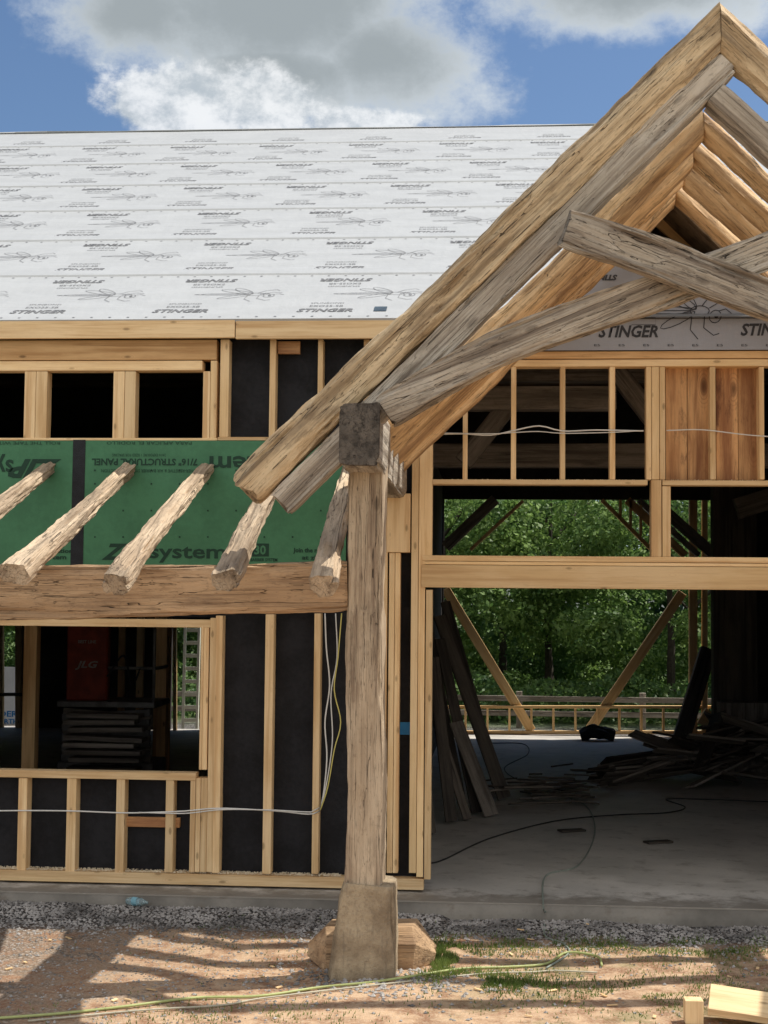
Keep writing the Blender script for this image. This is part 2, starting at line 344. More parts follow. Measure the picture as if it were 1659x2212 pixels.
# ================================================================= SETTING
GZ=-.12
def gh(x,y): 
    if -9<y<0 and -7<x<9: return GZ+noise.noise(Vector((x*.9,y*.9,0)))*.03+noise.noise(Vector((x*4,y*4,3)))*.010+(.045*max(0,1+(y+.42)/.5) if x<-.4 and y>-.92 else 0)
    return GZ
def rng(a,b_,st):
    o=[];x=a
    while x<b_-1e-6: o.append(x); x+=st
    return o+[b_]
xs=[-900,-300,-100,-50,-25,-12]+rng(-7,7,.1)+[12,25,50,100,300,900]
ys=[-900,-300,-100,-50,-25,-12]+rng(-8,0,.08)+[6,16,25,40,80,200,900]
bm=bmesh.new(); G=[[bm.verts.new((x,y,gh(x,y) if y<-.01 else GZ)) for x in xs] for y in ys]
for j in range(len(ys)-1):
    for i in range(len(xs)-1): bm.faces.new((G[j][i],G[j][i+1],G[j+1][i+1],G[j+1][i]))
g=mk('ground',bm,M['ground'],None,None,True); g['kind']='structure'
box('floor',-12,9,-.36,15.24,-.4,0,M['slab'],None,.006)['kind']='structure'
bm=bmesh.new(); xs2=rng(-12.05,9.05,.08); rw=[]
for x in xs2:
    j=noise.noise(Vector((x*1.1,0,0)))*.03+noise.noise(Vector((x*5,0,2)))*.02
    rw.append([bm.verts.new(q) for q in ((x,-.362,-.012),(x,-.39+j*.5,-.014+j*.2),(x,-.42+j,-.09),(x,-.43+j,-.3))])
for i in range(len(rw)-1):
    for k in range(3): bm.faces.new((rw[i][k],rw[i][k+1],rw[i+1][k+1],rw[i+1][k]))
mk('floor',bm,M['slabedge'],None,None,True)['kind']='structure'
# ================================================================= HOUSE
H=thing('unfinished_house','wood framed house under construction with white printed roof underlayment and green sheathing','house',(0,7,0))
ER=(-.10); ez=at(430,689,ER).z; RISE=.504; run=9.2+.1
sl=math.atan(RISE); TL=run/math.cos(sl)
RF=frame(Vector((0,ER,ez)),(1,0,0),(0,math.cos(sl),math.sin(sl)))
XA=1.47; GA=5.92
hw=GA-ez; tA=(hw/RISE)/math.cos(sl)
roof=poly('roof',[(-12.3,0),(XA-hw,0),(XA,tA),(XA+hw,0),(9.3,0),(9.3,TL),(-12.3,TL)],.03,M['underlay'],H,RF)
poly('roof_deck',[(-12.2,.05),(XA-hw-.06,.05),(XA,tA+.1),(XA+hw+.06,.05),(9.2,.05),(9.2,TL),(-12.2,TL)],.05,M['decking'],H,RF@Matrix.Translation((0,0,-.033)))
RB=frame(Vector((0,ER+2*run,ez)),(-1,0,0),(0,-math.cos(sl),math.sin(sl)))
poly('rear_roof',[(-9.3,TL*.36),(12.3,TL*.36),(12.3,TL-.01),(-9.3,TL-.01)],.1,M['decking'],H,RB)
bmt=bmesh.new(); bmi=bmesh.new(); CL=1.518
def roof_uv(u,v):
    d=pdir(u,v); Ri=RF.inverted(); a=Ri@CAMP; e=Ri.to_3x3()@d; k=-a.z/e.z; p=a+e*k; return p.x,p.y
ups=[(390,672),(450,582),(419,507),(408,438),(395,380),(372,345),(440,300)]
for k in range(7):
    t0=CL*k
    sx,_=roof_uv(*ups[k]); sp=1.27
    i0=int((-9-sx)/sp); i1=int((6-sx)/sp)
    for i in range(i0,i1+1):
        x=sx+i*sp
        if t0+1.35<TL:
            if abs(x-XA)<hw+.5 and t0<1: continue
            block(bmt,x,t0+.25,False); insect(bmi,x+.42+.06*math.sin(k*2),t0+.80,.80,.007,.004,1.0)
            block(bmt,x+.05+.04*math.cos(k*3),t0+1.30,True)
            ribbon(bmi,[(x+.62,t0+.80),(x+.67,t0+.84),(x+.72,t0+.80)],.01)
        elif t0+.3<TL: block(bmt,x,t0+.25,False)
    x=-11
    while x<8:
        for dt in (.06,1.46):
            if 0<t0+dt<TL-.05 and not(abs(x-XA)<hw+.2 and t0+dt<tA): ribbon(bmi,[(x,t0+dt),(x+.022,t0+dt)],.018)
        x+=.16
mk('printed_lettering',bmt,M['print'],roof,RF); mk('printed_line_marks',bmi,M['finelines'],roof,RF)
for k in range(1,7):
    segs=[[]]
    for i in range(100):
        x=-12.3+i*.2182
        if CL*k<tA and abs(x-XA)<hw+.3:
            if segs[-1]: segs.append([])
            continue
        segs[-1].append((x,CL*k-.012+.016*noise.noise(Vector((x*.6,k*5,0)))))
    for P in segs:
        if len(P)<2: continue
        bml=bmesh.new(); R_=[[bml.verts.new((a[0],a[1],.001)),bml.verts.new((a[0],a[1]+.02,.013)),bml.verts.new((a[0],a[1]+.30,.001))] for a in P]
        for i in range(len(R_)-1):
            for q in range(2): bml.faces.new((R_[i][q],R_[i+1][q],R_[i+1][q+1],R_[i][q+1]))
        mk('underlayment_lap',bml,M['underlay'],roof,RF)
px,py=roof_uv(822,668); bm=bmesh.new(); ribbon(bm,[(px-.055,py),(px+.055,py)],.14,.006); mk('label_sticker',bm,plain('sticker',(.05,.08,.11)),roof,RF)
beam('ridge_cap',[(-12.3,ER+run,ez+run*RISE-.012),(9.3,ER+run,ez+run*RISE-.012)],.16,.03,M['underlay'],H,seg=.5,ring=8,n=2,amp=.012)
for s in (-1,1):
    bm=bmesh.new(); pts=[(XA,-.02,GA+.02),(XA,tA*math.cos(sl)+.1,GA+.02),(XA+s*hw,-.02,ez+.02)]
    pts2=[(p[0],p[1],p[2]-.09) for p in pts]
    a=[bm.verts.new(p) for p in pts]; c=[bm.verts.new(p) for p in pts2]; bm.faces.new(a); bm.faces.new(c[::-1])
    for i in range(3): bm.faces.new((a[i],c[i],c[(i+1)%3],a[(i+1)%3]))
    mk('gable_roof',bm,M['decking'],H)
fb('fascia_board',-420,692,507,731,-.095,.04,M['stud'],H); fb('fascia_board',509,692,935,731,-.093,.04,M['stud'],H)
def S(u0,v0,u1,v1,Y=.002,name='wall_stud',mat='stud',dep=.135): return fb(name,u0,v0,u1,v1,Y+random.random()*.004,dep,M[mat],H)
S(-300,735,468,778,0,'header_beam','stud2'); S(-300,780,437,801,-.004,'top_plate','stud')
for a,b_ in ((-120,-100),(-100,-82),(52,76),(77,101),(244,268),(269,292),(438,453)): S(a,802,b_,951)
S(454,779,468,951); S(475,733,494,944)
for a,b_ in ((582,595),(686,697),(785,797)): S(a,733,b_,944)
S(470,944,760,951.5,-.006,'window_sill'); S(-300,946,469,951.5,-.006,'window_sill')
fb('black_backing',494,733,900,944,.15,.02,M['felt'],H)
fb('blocking_board',600,737,648,764,.06,.04,M['knotty'],H)
z=fb('sheathing_panel',-480,952,156,1300,-.0142,.012,M['green'],H,.002); z2=fb('sheathing_panel',179,952,748,1300,-.0145,.012,M['green'],H,.002)
fb('seam_tape',154,950,181,1301,-.019,.006,M['tape'],H,.001)
def wallF(Y): return frame(Vector((0,Y,0)),(1,0,0),(0,0,1))
def wtext(bm,body,u,v,wpx,hpx,Y,**k):
    p=at(u,v,Y); addtext(bm,body,p.x,p.z,wpx/256,hpx/256,0,**k)
bm=bmesh.new(); Yt=-.0185
wtext(bm,'ZIP',75,1012,120,42,Yt,flip=True,bold=.04,shear=.4); wtext(bm,'sys',0,1000,60,40,Yt,flip=True); 
wtext(bm,'ROLL THE TAPE WITH',58,957,150,7,Yt,flip=True,bold=0); 
wtext(bm,'lation',138,1190,40,9,Yt,bold=.03); wtext(bm,'tem',128,1204,32,9,Yt,bold=.03)
mk('printed_lettering',bm,M['greenprint'],z,wallF(Yt))
bm=bmesh.new()
wtext(bm,'system',545,995,190,44,Yt,flip=True); wtext(bm,'7/16" STRUCTURAL PANEL',312,998,236,16,Yt,flip=True,bold=.03)
wtext(bm,'24/16 EXPOSURE 1 SIZED FOR SPACING',300,983,120,6,Yt,flip=True,bold=.0)
wtext(bm,'WEATHER-RESISTIVE & AIR BARRIER SYSTEM PROTECTION',330,1017,230,7,Yt,flip=True,bold=.0)
wtext(bm,'PARA APLICAR EL RODILLO',322,957,190,7,Yt,flip=True,bold=0)
wtext(bm,'ZIP',262,1192,88,36,Yt,bold=.04,shear=.4); wtext(bm,'system',405,1198,170,36,Yt)
wtext(bm,'AIR & WATER BARRIER SYSTEM',545,1209,110,7,Yt,bold=.02)
wtext(bm,'Join the re',662,1190,58,13,Yt,bold=.03); wtext(bm,'at zip',672,1206,40,12,Yt,bold=.03)
p=at(562,1188,Yt); ribbon(bm,[(p.x-.075,p.z),(p.x+.075,p.z)],.11,0); 
for i in range(18): 
    for j in (1045,1103,1160,1016): 
        p=at(205+i*30.5,j,Yt); 
        if i%2==0: ribbon(bm,[(p.x-.007,p.z),(p.x+.007,p.z)],.014,0)
mk('printed_lettering',bm,M['greenprint'],z2,wallF(Yt))
bm=bmesh.new(); p=at(562,1188,Yt); addtext(bm,'30',p.x,p.z,.10,.08,.002,bold=.03); mk('printed_lettering',bm,M['green'],z2,wallF(Yt))
S(-300,1335,455,1352,-.002,'window_header'); 
for a,b_,c,d in ((438,449,1352,1663),(450,464,1335,1884)): S(a,c,b_,d)
for a,b_ in ((410,421),(422,432),(433,447)): S(a,1681,b_,1884)
S(432,1352,437.5,1663,.0)
S(-300,1664,423,1680,-.004,'window_sill')
for a,b_ in ((38,57),(143,163),(250,268),(357,374),(-68,-50)): S(a,1681,b_,1885)
S(462,1330,477,1886); S(570,1327,588,1888); S(676,1325,690,1888)
S(-300,1886,915,1909,-.006,'bottom_plate')
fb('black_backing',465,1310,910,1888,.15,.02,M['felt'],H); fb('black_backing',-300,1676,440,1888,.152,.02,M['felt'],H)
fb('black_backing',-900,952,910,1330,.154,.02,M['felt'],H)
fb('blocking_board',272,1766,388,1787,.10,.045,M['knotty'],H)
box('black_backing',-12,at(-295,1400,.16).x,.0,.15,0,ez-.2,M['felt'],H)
S(836,1066,886,1193,-.012,'header_beam'); 
for a,b_,c,d in ((838,850,1194,1886),(851,862,1194,1886)): S(a,c,b_,d,.0)
S(800,1066,835,1886,.004,'wall_stud')
for a,b_,c in ((887,902,1886),(903,917,1895)): S(a,918,b_,c,0)
S(918,905,934,1200,0); S(918,1274,932,1900,.001)
fb('blue_tape',864,1560,886,1587,.145,.004,M['blue'],H,0)
S(990,776,2000,791,-.003,'top_plate'); S(1010,758,2000,774,-.006,'header_beam','stud2')
for a,b_ in ((1000,1010),(1104,1115),(1210,1221),(1317,1329),(1396,1407),(1408,1424),(1425,1437),(1534,1546),(1640,1651),(1747,1758),(1854,1865),(1940,1955)): S(a,792,b_,1036)
S(934,1036,1399,1047,-.005,'window_sill'); S(1431,1038,2000,1049,-.005,'window_sill')
S(1407,1037,1429,1203,.0); S(1431,1050,1449,1203,.003); 
for a,b_ in ((1960,1975),(1976,1992)): S(a,800,b_,1960)
S(912,1203,1995,1215,-.012,'top_plate'); S(912,1216,1995,1223,-.008,'top_plate'); S(910,1224,1995,1273,-.014,'header_beam','stud')
fb('pine_panel',1438,792,1484,1037,.13,.02,M['knotty'],H,.002); fb('pine_panel',1485,792,1532,1037,.131,.02,M['knotty'],H,.002)
fb('pine_panel',1547,792,1594,1037,.13,.02,M['knotty'],H,.002); fb('pine_panel',1595,792,1642,1037,.132,.02,M['knotty'],H,.002)
xl=at(800,900,.02).x
poly('wall_sheathing',[(xl,3.6),(-.6,3.6+.1),(-.52,GA-.12-(XA+.52)),(XA-hw-.05,ez-.05),(xl,ez-.05)],.05,M['felt'],H,wallF(.16))
xr=2*XA-xl
box('right_wall',3.75,9,0,.12,0,ez-.1,M['felt'],H)
poly('wall_sheathing',[(xr+.5,3.6),(2*XA+.55,3.6),(2*XA+.52,GA-.12-(XA+.52)),(XA+hw+.05,ez-.05),(xr+.5,ez-.05)],.05,M['felt'],H,wallF(.16))
zb=at(1400,757,0).z; zt=at(1400,574,0).z
gp=[(XA-(GA-.06-zb),zb),(XA+(GA-.06-zb),zb),(XA+(GA-.06-zt),zt),(XA-(GA-.06-zt),zt)]
gw=poly('gable_wrap',gp,.012,M['gwrap'],H,wallF(-.022))
bm=bmesh.new()
def wb(u,v,flip=False):
    p=at(u,v,-.022); block(bm,p.x,p.z,flip,.50)
wb(1357,716); wb(1665,712)
p=at(1295,600,-.022); addtext(bm,'STINGER',p.x,p.z,.3,.05,.004,True,.05,.25)
p=at(1470,672,-.022); insect(bm,p.x,p.z,.8,.007,.004,1.0)
for i in range(9):
    p=at(1290+i*53,746,-.022); addtext(bm,'E5',p.x,p.z,.05,.018,.004,False,0,0)
p=at(1390,694,-.022); ribbon(bm,[(p.x-.1,p.z-.03),(p.x+.1,p.z-.03),(p.x+.1,p.z+.03),(p.x-.1,p.z+.03)],.004)
mk('printed_lettering',bm,plain('wrap_print',(.05,.052,.06)),gw,wallF(-.022))
plank('gable_rafter',at(1385,430,.6),at(1560,580,.6),.04,.2,M['stud2'],H); plank('gable_rafter',at(1455,420,.3),at(1260,600,.3),.04,.16,M['decking'],H)
for nm,a in (('tie_beam',(at(960,862,1.6),at(1330,862,1.6),.2,.22)),('tie_beam',(at(930,985,3.5),at(1800,985,3.5),.2,.25)),('tie_beam',(at(930,810,4),at(1500,810,4),.2,.16))):
    plank(nm,a[0],a[1],a[2],a[3],M['barnwood'],H)
plank('interior_brace',at(1000,1000,1.7),at(1110,860,1.7),.15,.18,M['barnwood'],H); plank('interior_brace',at(1330,800,1.7),at(1430,930,1.7),.15,.18,M['barnwood'],H)
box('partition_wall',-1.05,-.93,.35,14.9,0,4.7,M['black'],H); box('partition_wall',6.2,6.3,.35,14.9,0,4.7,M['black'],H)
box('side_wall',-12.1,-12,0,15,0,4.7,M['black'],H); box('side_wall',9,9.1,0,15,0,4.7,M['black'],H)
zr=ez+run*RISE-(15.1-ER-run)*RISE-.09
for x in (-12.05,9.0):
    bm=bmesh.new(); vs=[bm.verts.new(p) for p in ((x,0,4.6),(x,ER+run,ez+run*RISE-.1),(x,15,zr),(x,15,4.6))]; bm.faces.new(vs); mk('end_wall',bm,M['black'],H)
def X15(u): return at(u,1330,15).x
zt15=at(1250,1079,15).z
ops=[(X15(-60),X15(46)),(X15(372),X15(440)),(X15(958),X15(1543))]
zl=at(300,1340,15).z
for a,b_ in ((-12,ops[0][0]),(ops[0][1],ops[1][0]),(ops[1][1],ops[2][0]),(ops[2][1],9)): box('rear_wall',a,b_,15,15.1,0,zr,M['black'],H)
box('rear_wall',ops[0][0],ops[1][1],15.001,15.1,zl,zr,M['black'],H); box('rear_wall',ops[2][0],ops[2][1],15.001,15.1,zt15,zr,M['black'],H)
def P15(u0,v0,u1,v1,w=.12,mat='stud2',name='rear_brace',Y=14.9): return plank(name,at(u0,v0,Y),at(u1,v1,Y),.1,w,M[mat],H)
P15(962,1272,1148,1578,.17,'bright',Y=15.18); P15(1474,1280,1272,1578,.17,'bright',Y=15.185)
P15(1497,1060,1497,1590,.15,'bright','rear_post',15.1); P15(1522,1060,1522,1590,.1,'bright','rear_post',15.1)
P15(962,1182,1070,1078,.2,'barnwood'); P15(1016,1188,1130,1082,.06,'bright'); P15(1300,1080,1405,1185,.07,'bright'); P15(1355,1080,1480,1200,.14,'stud2'); P15(1380,1080,1510,1200,.10,'barnwood'); P15(1410,1080,1550,1205,.2,'barnwood')
for k in range(4): P15(1340+k*22,1080,1340+k*22,1118+k*20,.05,'bright')
P15(940,1527,1545,1527,.05,'bright','low_wall_plate',15.15); P15(940,1582,1545,1582,.06,'bright','low_wall_plate',15.15); 
for k in range(13): P15(958+k*47.5,1528,958+k*47.5,1580,.04,'bright','low_wall_stud',15.16)
P15(1515,1545,1560,1572,.3,'bright','low_wall_plate',14.3)
for u in (2,40): P15(u,1340,u,1600,.1,'stud','rear_post')
P15(-60,1500,46,1500,.06,'barnwood','low_wall_plate'); P15(378,1340,378,1600,.06,'bright','rear_post')
for u,Y,w,mt in ((63,3.0,.14,'stud2'),(345,6,.16,'stud2'),(362,6.4,.06,'stud2'),(300,9,.1,'stud'),(260,11,.1,'stud2')):
    a=at(u,1500,Y); box('inner_post',a.x-w/2,a.x+w/2,Y,Y+w,0,3.2,M[mt],H)
a=at(1592,1400,10); box('inner_post',a.x-.34,a.x+.3,10,10.3,0,5,M['darkwood'],H); a=at(1570,1600,9.6); box('inner_post',a.x-.1,a.x+.6,9.5,9.9,0,1.0,M['barnwood'],H)
plank('interior_brace',at(1590,1100,9),at(1720,1060,9),.2,.3,M['barnwood'],H)
# ================================================================= PORCH
PO=thing('timber_porch','rustic gabled porch frame of hewn timbers with crossed scissor braces','porch frame',(at(788,1915,-2.3).x,-2.3,0))
pb=at(787,1915,-2.3); pt=at(795,1000,-2.3); pxc=(pb.x+pt.x)/2
beam('post',[(pb.x,-2.3,pb.z-.02),(pxc+.012,-2.3,1.2),(pxc-.006,-2.3,2.0),(pt.x-.005,-2.3,pt.z+.1)],.25,.25,M['hewn'],PO,n=9,amp=.014,seg=.035,ring=44,chip=.06,ang=24)
pxr=2*XA-pxc
beam('post',[(pxr,-2.3,GZ-.1),(pxr,-2.3,pt.z+.1)],.25,.25,M['hewn'],PO,n=7)
a=at(777,868,-3.0); b_=at(777,1006,-3.0); pz=(a.z+b_.z)/2; ph=a.z-b_.z
plx=a.x
beam('plate_beam',[(plx,-2.94,pz),(plx,-.0,pz)],.25,ph,M['greytimber'],PO,side=(1,0,0),n=10,amp=.012,chip=.05)
beam('beam_end',[(plx,-3.0,pz),(plx,-2.93,pz)],.248,ph-.01,M['darkend'],PO,side=(1,0,0),n=12,amp=.012,seg=.02,e0=.985,ring=40,ang=25)
beam('plate_beam',[(2*XA-plx,-3.0,pz),(2*XA-plx,-.0,pz)],.25,ph,M['greytimber'],PO,side=(1,0,0),n=7,amp=.01)
YR=-2.66; YF=-2.77
def atY(u,v): 
    p=at(u,v,YF); return Vector((p.x,YR,p.z))
apx=at(1557,57,YF).x
def mir(p): return Vector((2*apx-p.x,p.y,p.z))
lo=atY(528,1057); hi=atY(1557,56); d=(hi-lo).normalized()
beam('rake_log',[lo,lo.lerp(hi,.2)+Vector((0,0,.012)),lo.lerp(hi,.45)-Vector((0,0,.008)),lo.lerp(hi,.66)+Vector((0,0,.01)),hi+d*.25],.24,.25,M['log'],PO,n=2.9,amp=.02,cuts=[((apx-.002,0,0),(1,0,0))],rag=.05,ring=48,chip=.08,seg=.035,ang=22)
beam('rake_log',[mir(lo),mir(lo.lerp(hi,.5)),mir(hi+d*.25)],.23,.25,M['log'],PO,n=2.3,amp=.024,cuts=[((apx+.002,0,0),(-1,0,0))],rag=.05,ring=36,chip=.06)
g0=atY(604,1086); g1=atY(1570,128)
beam('principal_rafter',[g0,g0.lerp(g1,.5),g1],.20,.19,M['greytimber'],PO,n=9,amp=.013,rag=.03,ring=48,chip=.08,seg=.035,ang=22)
h0=atY(1548,198); h1=mir(g0)-Vector((0,0,.06))
beam('principal_rafter',[h0,h0.lerp(h1,.5),h1],.20,.17,M['greytimber'],PO,n=9,amp=.013,ring=44,chip=.06,ang=24)
for i,Y in enumerate((-1.90,-1.33,-.78,-.24)):
    top=Vector((apx,Y,GA-.075)); r=2.45
    for s in (-1,1):
        e=top+Vector((s*r,0,-r*.985)); dd=(top-e).normalized(); rn=random.uniform
        hh=.185+.02*rn(0,1) if s<0 else .15+.03*rn(0,1)
        beam('rafter_log',[e,e.lerp(top,.3)+Vector((0,.04*rn(-1,1),.03*rn(-1,1))),e.lerp(top,.55)+Vector((0,.04*rn(-1,1),.03*rn(-1,1))),e.lerp(top,.8)+Vector((0,0,.02*rn(-1,1))),top+dd*.2],.17+.03*rn(0,1),hh,M['orangelog'],PO,n=2.0,amp=.018,cuts=[((apx+s*.002,0,0),(-s,0,0))],seed=i*7+s,chip=.02,h2=hh+.015*rn(-1,1),seg=.04,ang=60)
def atB(u,v,Y): p=at(u,v,Y-.07); return Vector((p.x,Y,p.z))
Y1=-2.84; Y2=-2.98
b1=[(832,886),(930,826),(1080,748),(1250,684),(1400,634),(1515,592),(1640,546),(1780,490),(1890,450)]
beam('scissor_brace',[atB(u,v,Y1) for u,v in b1],.13,.225,M['braceW'],PO,n=10,amp=.013,rag=.04,h2=.25,ring=48,chip=.08,seg=.035,ang=22)
b2=[(1222,490),(1320,519),(1430,556),(1540,600),(1660,643),(1800,690),(1960,755),(2180,850),(2280,905)]
beam('scissor_brace',[atB(u,v,Y2) for u,v in b2],.13,.24,M['braceW'],PO,n=10,amp=.015,rag=.05,h2=.24,ring=48,chip=.08,seg=.035,ang=22)
# ================================================================= PERGOLA
PG=thing('pergola','pergola of rough split rafters over a heavy brown crossbeam left of the post','pergola',(-3,-1.5,0))
yb=-2.31
def atb(u,v): p=at(u,v,-2.42); return Vector((p.x,yb,p.z))
beam('crossbeam',[atb(-560,1275),atb(-200,1277),atb(100,1279),atb(400,1274),atb(600,1269),atb(750,1265)],.22,.40,M['pbeam'],PG,n=10,amp=.013,h2=.34,ring=44,chip=.06,ang=24)
ra=[(-65,-430,1248),(105,-200,1240),(277,32,1240),(446,250,1262),(606,487,1256),(758,700,1266)]
for i,(ut,ul,vl) in enumerate(ra):
    a=at(ul,vl,-3.08+.05*math.sin(i*3)); b_=at(ut,1012,-.02); m1=a.lerp(b_,.4)+Vector((random.uniform(-.025,.025),0,random.uniform(-.01,.01)))
    beam('pergola_rafter',[a,m1,b_],.185,.135,M['prafter'],PG,side=(1,0,0),n=3.0,amp=.015,seg=.035,ring=40,w2=.12,h2=.10,rag=.04,seed=i*11.3,chip=.07,ang=24)
px=atb(-540,1300).x; beam('pergola_post',[(px,-2.3,GZ-.1),(px,-2.3,2.3)],.25,.25,M['hewn'],PG,n=7)
# ================================================================= plinth + offcut
a=at(703,2080,-2.5); b_=at(857,2080,-2.5); c=at(737,1906,-2.46); d=at(850,1906,-2.46)
zt=at(790,1902,-2.3).z
o=beam('stone_plinth',[((a.x+b_.x)/2,-2.26,GZ-.08),((a.x+b_.x+c.x+d.x)/4,-2.26,zt*.45),((c.x+d.x)/2+.005,-2.27,zt)],.44,b_.x-a.x,M['stone'],None,n=9,amp=.018,seg=.025,ring=56,w2=.36,h2=d.x-c.x,chip=.08,ang=24)
tag(o,'tapered brown stone block carrying the front porch post','stone')
p0=at(663,2040,-2.0); p1=at(937,2035,-1.95)
bm=bmesh.new(); L=(p1-p0).length
secs=[(0,.03,.08,-.03),(.16,.20,.29,0),(.84,.21,.30,0),(1,.04,.10,-.06)]
F=frame(Vector((p0.x,-1.98,GZ+.12)),(1,0,0.02),(0,1,0)); rows=[]
for f,ww,hh,dz in secs:
    rows.append([bm.verts.new((f*L+.02*(k%2),ww*yy,hh*zz*.5+dz)) for k,(yy,zz) in enumerate(((-1,-.95),(-1,.35),(-.55,1),(.8,1),(1,-.95)))])
for i in range(len(rows)-1):
    for k in range(5): bm.faces.new((rows[i][k],rows[i][(k+1)%5],rows[i+1][(k+1)%5],rows[i+1][k]))
bm.faces.new(rows[0]);bm.faces.new(rows[-1])
bmesh.ops.bevel(bm,geom=bm.edges[:],offset=.003,segments=1,affect='EDGES')
o=mk('timber_offcut',bm,M['pbeam'],None,F); tag(o,'reddish tan wooden offcut with pointed ends lying behind the stone block','wood block')
# ================================================================= cables
def wp(l,Y): return [at(u,v,Y) for u,v in l]
o=tube('cable',wp([(-60,1752),(60,1751),(160,1752),(280,1756),(400,1752),(420,1750),(480,1746),(600,1752),(676,1758),(695,1735),(706,1640),(702,1560),(712,1480),(705,1400),(702,1325)],-.012),.006,M['white']); tag(o,'white cable running low across the studs then looping up beside the post','cable')
o=tube('cable',wp([(300,1755),(400,1757),(480,1749),(590,1750),(672,1754),(690,1745),(704,1700),(718,1600),(715,1500),(728,1420),(725,1325)],-.02),.005,M['white']); tag(o,'thinner white cable doubling the low cable on the studs','cable')
o=tube('cable',wp([(692,1750),(708,1700),(722,1620),(736,1560),(722,1490),(730,1420),(738,1325)],-.03),.005,M['yellow']); tag(o,'yellow cable hanging in a loop beside the porch post','cable')
o=tube('cable',wp([(940,938),(1000,937),(1060,940),(1110,930),(1165,920),(1215,931),(1290,929),(1390,931)],-.012),.006,M['white']); tag(o,'white cable strung across the left upper window studs','cable')
o=tube('cable',wp([(940,935),(1060,937),(1115,934),(1165,932),(1215,936),(1320,934),(1390,930)],-.02),.004,M['white']); tag(o,'thin white cable just under the upper window cable','cable')
o=tube('cable',wp([(1440,930),(1500,928),(1535,930),(1600,938),(1645,942),(1700,945)],-.012),.005,M['white']); tag(o,'white cable in front of the knotty pine boards','cable')
def gp3(l,r,z=None): return [Vector((p.x,p.y,gh(p.x,p.y)+r)) for p in (ag(u,v,GZ) for u,v in l)]
o=tube('garden_hose',gp3([(-120,2212),(0,2204),(140,2192),(270,2180),(420,2160),(560,2152),(690,2136),(800,2130),(900,2118),(1000,2100),(1100,2090),(1180,2082),(1225,2062),(1290,2072),(1300,2090)],.014),.009,M['hose']); tag(o,'yellow green hose lying across the dirt in front of the stone','hose')
o=tube('thin_cord',gp3([(60,2209),(300,2186),(480,2172),(560,2158),(720,2142),(840,2132),(1040,2108),(1150,2100),(1200,2096),(1290,2100)],.012),.006,M['cream']); tag(o,'thin cream cord tangled beside the yellow green hose','cord')
pts=[Vector((p.x,p.y,.008)) for p in (ag(u,v,0) for u,v in ((1130,1700),(1210,1718),(1268,1745),(1285,1800),(1250,1870),(1180,1893)))]
e=ag(1165,1905,0); pts+=[Vector((e.x,-.38,.01)),Vector((e.x+.01,-.48,-.04))]+gp3([(1185,1965),(1176,2020),(1215,2040),(1228,2062),(1180,2090)],.008)
o=tube('extension_cord',pts,.007,M['greencord']); tag(o,'pale green cord trailing from the doorway over the slab edge to the dirt','cord')
o=tube('floor_cord',[Vector((p.x,p.y,.008)) for p in (ag(u,v,0) for u,v in ((925,1868),(960,1858),(1060,1812),(1200,1775),(1330,1762),(1440,1757),(1480,1745),(1440,1728),(1520,1728),(1700,1735)))],.008,M['cord']); tag(o,'black cord curling across the concrete floor inside','cord')
o=tube('floor_cord',[Vector((p.x,p.y,.008)) for p in (ag(u,v,0) for u,v in ((1060,1606),(1130,1608),(1140,1630),(1090,1660),(1130,1690),(1230,1712)))],.008,M['cord']); tag(o,'black cord lying farther back on the floor near the low wall','cord')
# ================================================================= interior clutter
sel=[((930,1800),(905,1560),.12,0),((975,1775),(935,1420),.14,0),((1010,1770),(925,1500),.10,0),((1062,1762),(985,1560),.17,1),((1030,1755),(950,1380),.13,0),((1090,1725),(950,1330),.18,0),((1075,1700),(962,1300),.14,0),((1000,1740),(925,1350),.10,0)]
labs=['short dark board leaning nearest the doorway jamb','dark plank leaning second from the doorway jamb','narrow dark plank leaning low inside the doorway','short grey plank leaning out over the floor','slim dark plank leaning above the short grey plank','wide dark board leaning farthest out over the floor','dark board leaning deepest inside the room','thin dark lath in the middle of the leaning stack']
for i,((u,v),(u2,v2),w,g_) in enumerate(sel):
    b0=ag(u,v,.03); yt=b0.y+.45; tp=at(u2,v2,yt); tp.x=max(tp.x,-.89)
    o=plank('leaning_plank',b0,tp,w,.03,M['barnwood'] if g_ else M['darkwood'],None,(.8,.5,.35))
    tag(o,labs[i],'plank','planks leaning against the inner wall')
random.seed(21)
for i in range(95):
    x=random.uniform(1.7,5.0); k=max(.1,1-abs(x-3.5)/1.9); y=8.1+random.gauss(0,.38); z=.04+.85*k*random.random()**.6
    a=random.gauss(0.1,.5) if random.random()<.7 else random.uniform(0,3.1); L=random.uniform(.4,1.5); tl=random.uniform(-.35,.45)
    if x<2.4: a=random.uniform(.1,.5); tl=abs(tl)
    dv=Vector((math.cos(a),math.sin(a),tl))*L/2
    if z-abs(tl)*L/2<.03: z=.03+abs(tl)*L/2
    o=plank('scrap_board',Vector((x,y,z))-dv,Vector((x,y,z))+dv,random.uniform(.12,.28),.03,M['barnwood'] if random.random()<.55 else M['darkwood'],None,(-math.sin(a),math.cos(a),random.uniform(-.9,.1)))
    tag(o,'dark scrap board thrown on the big pile at the right of the floor','scrap board','scrap boards piled on the floor inside')
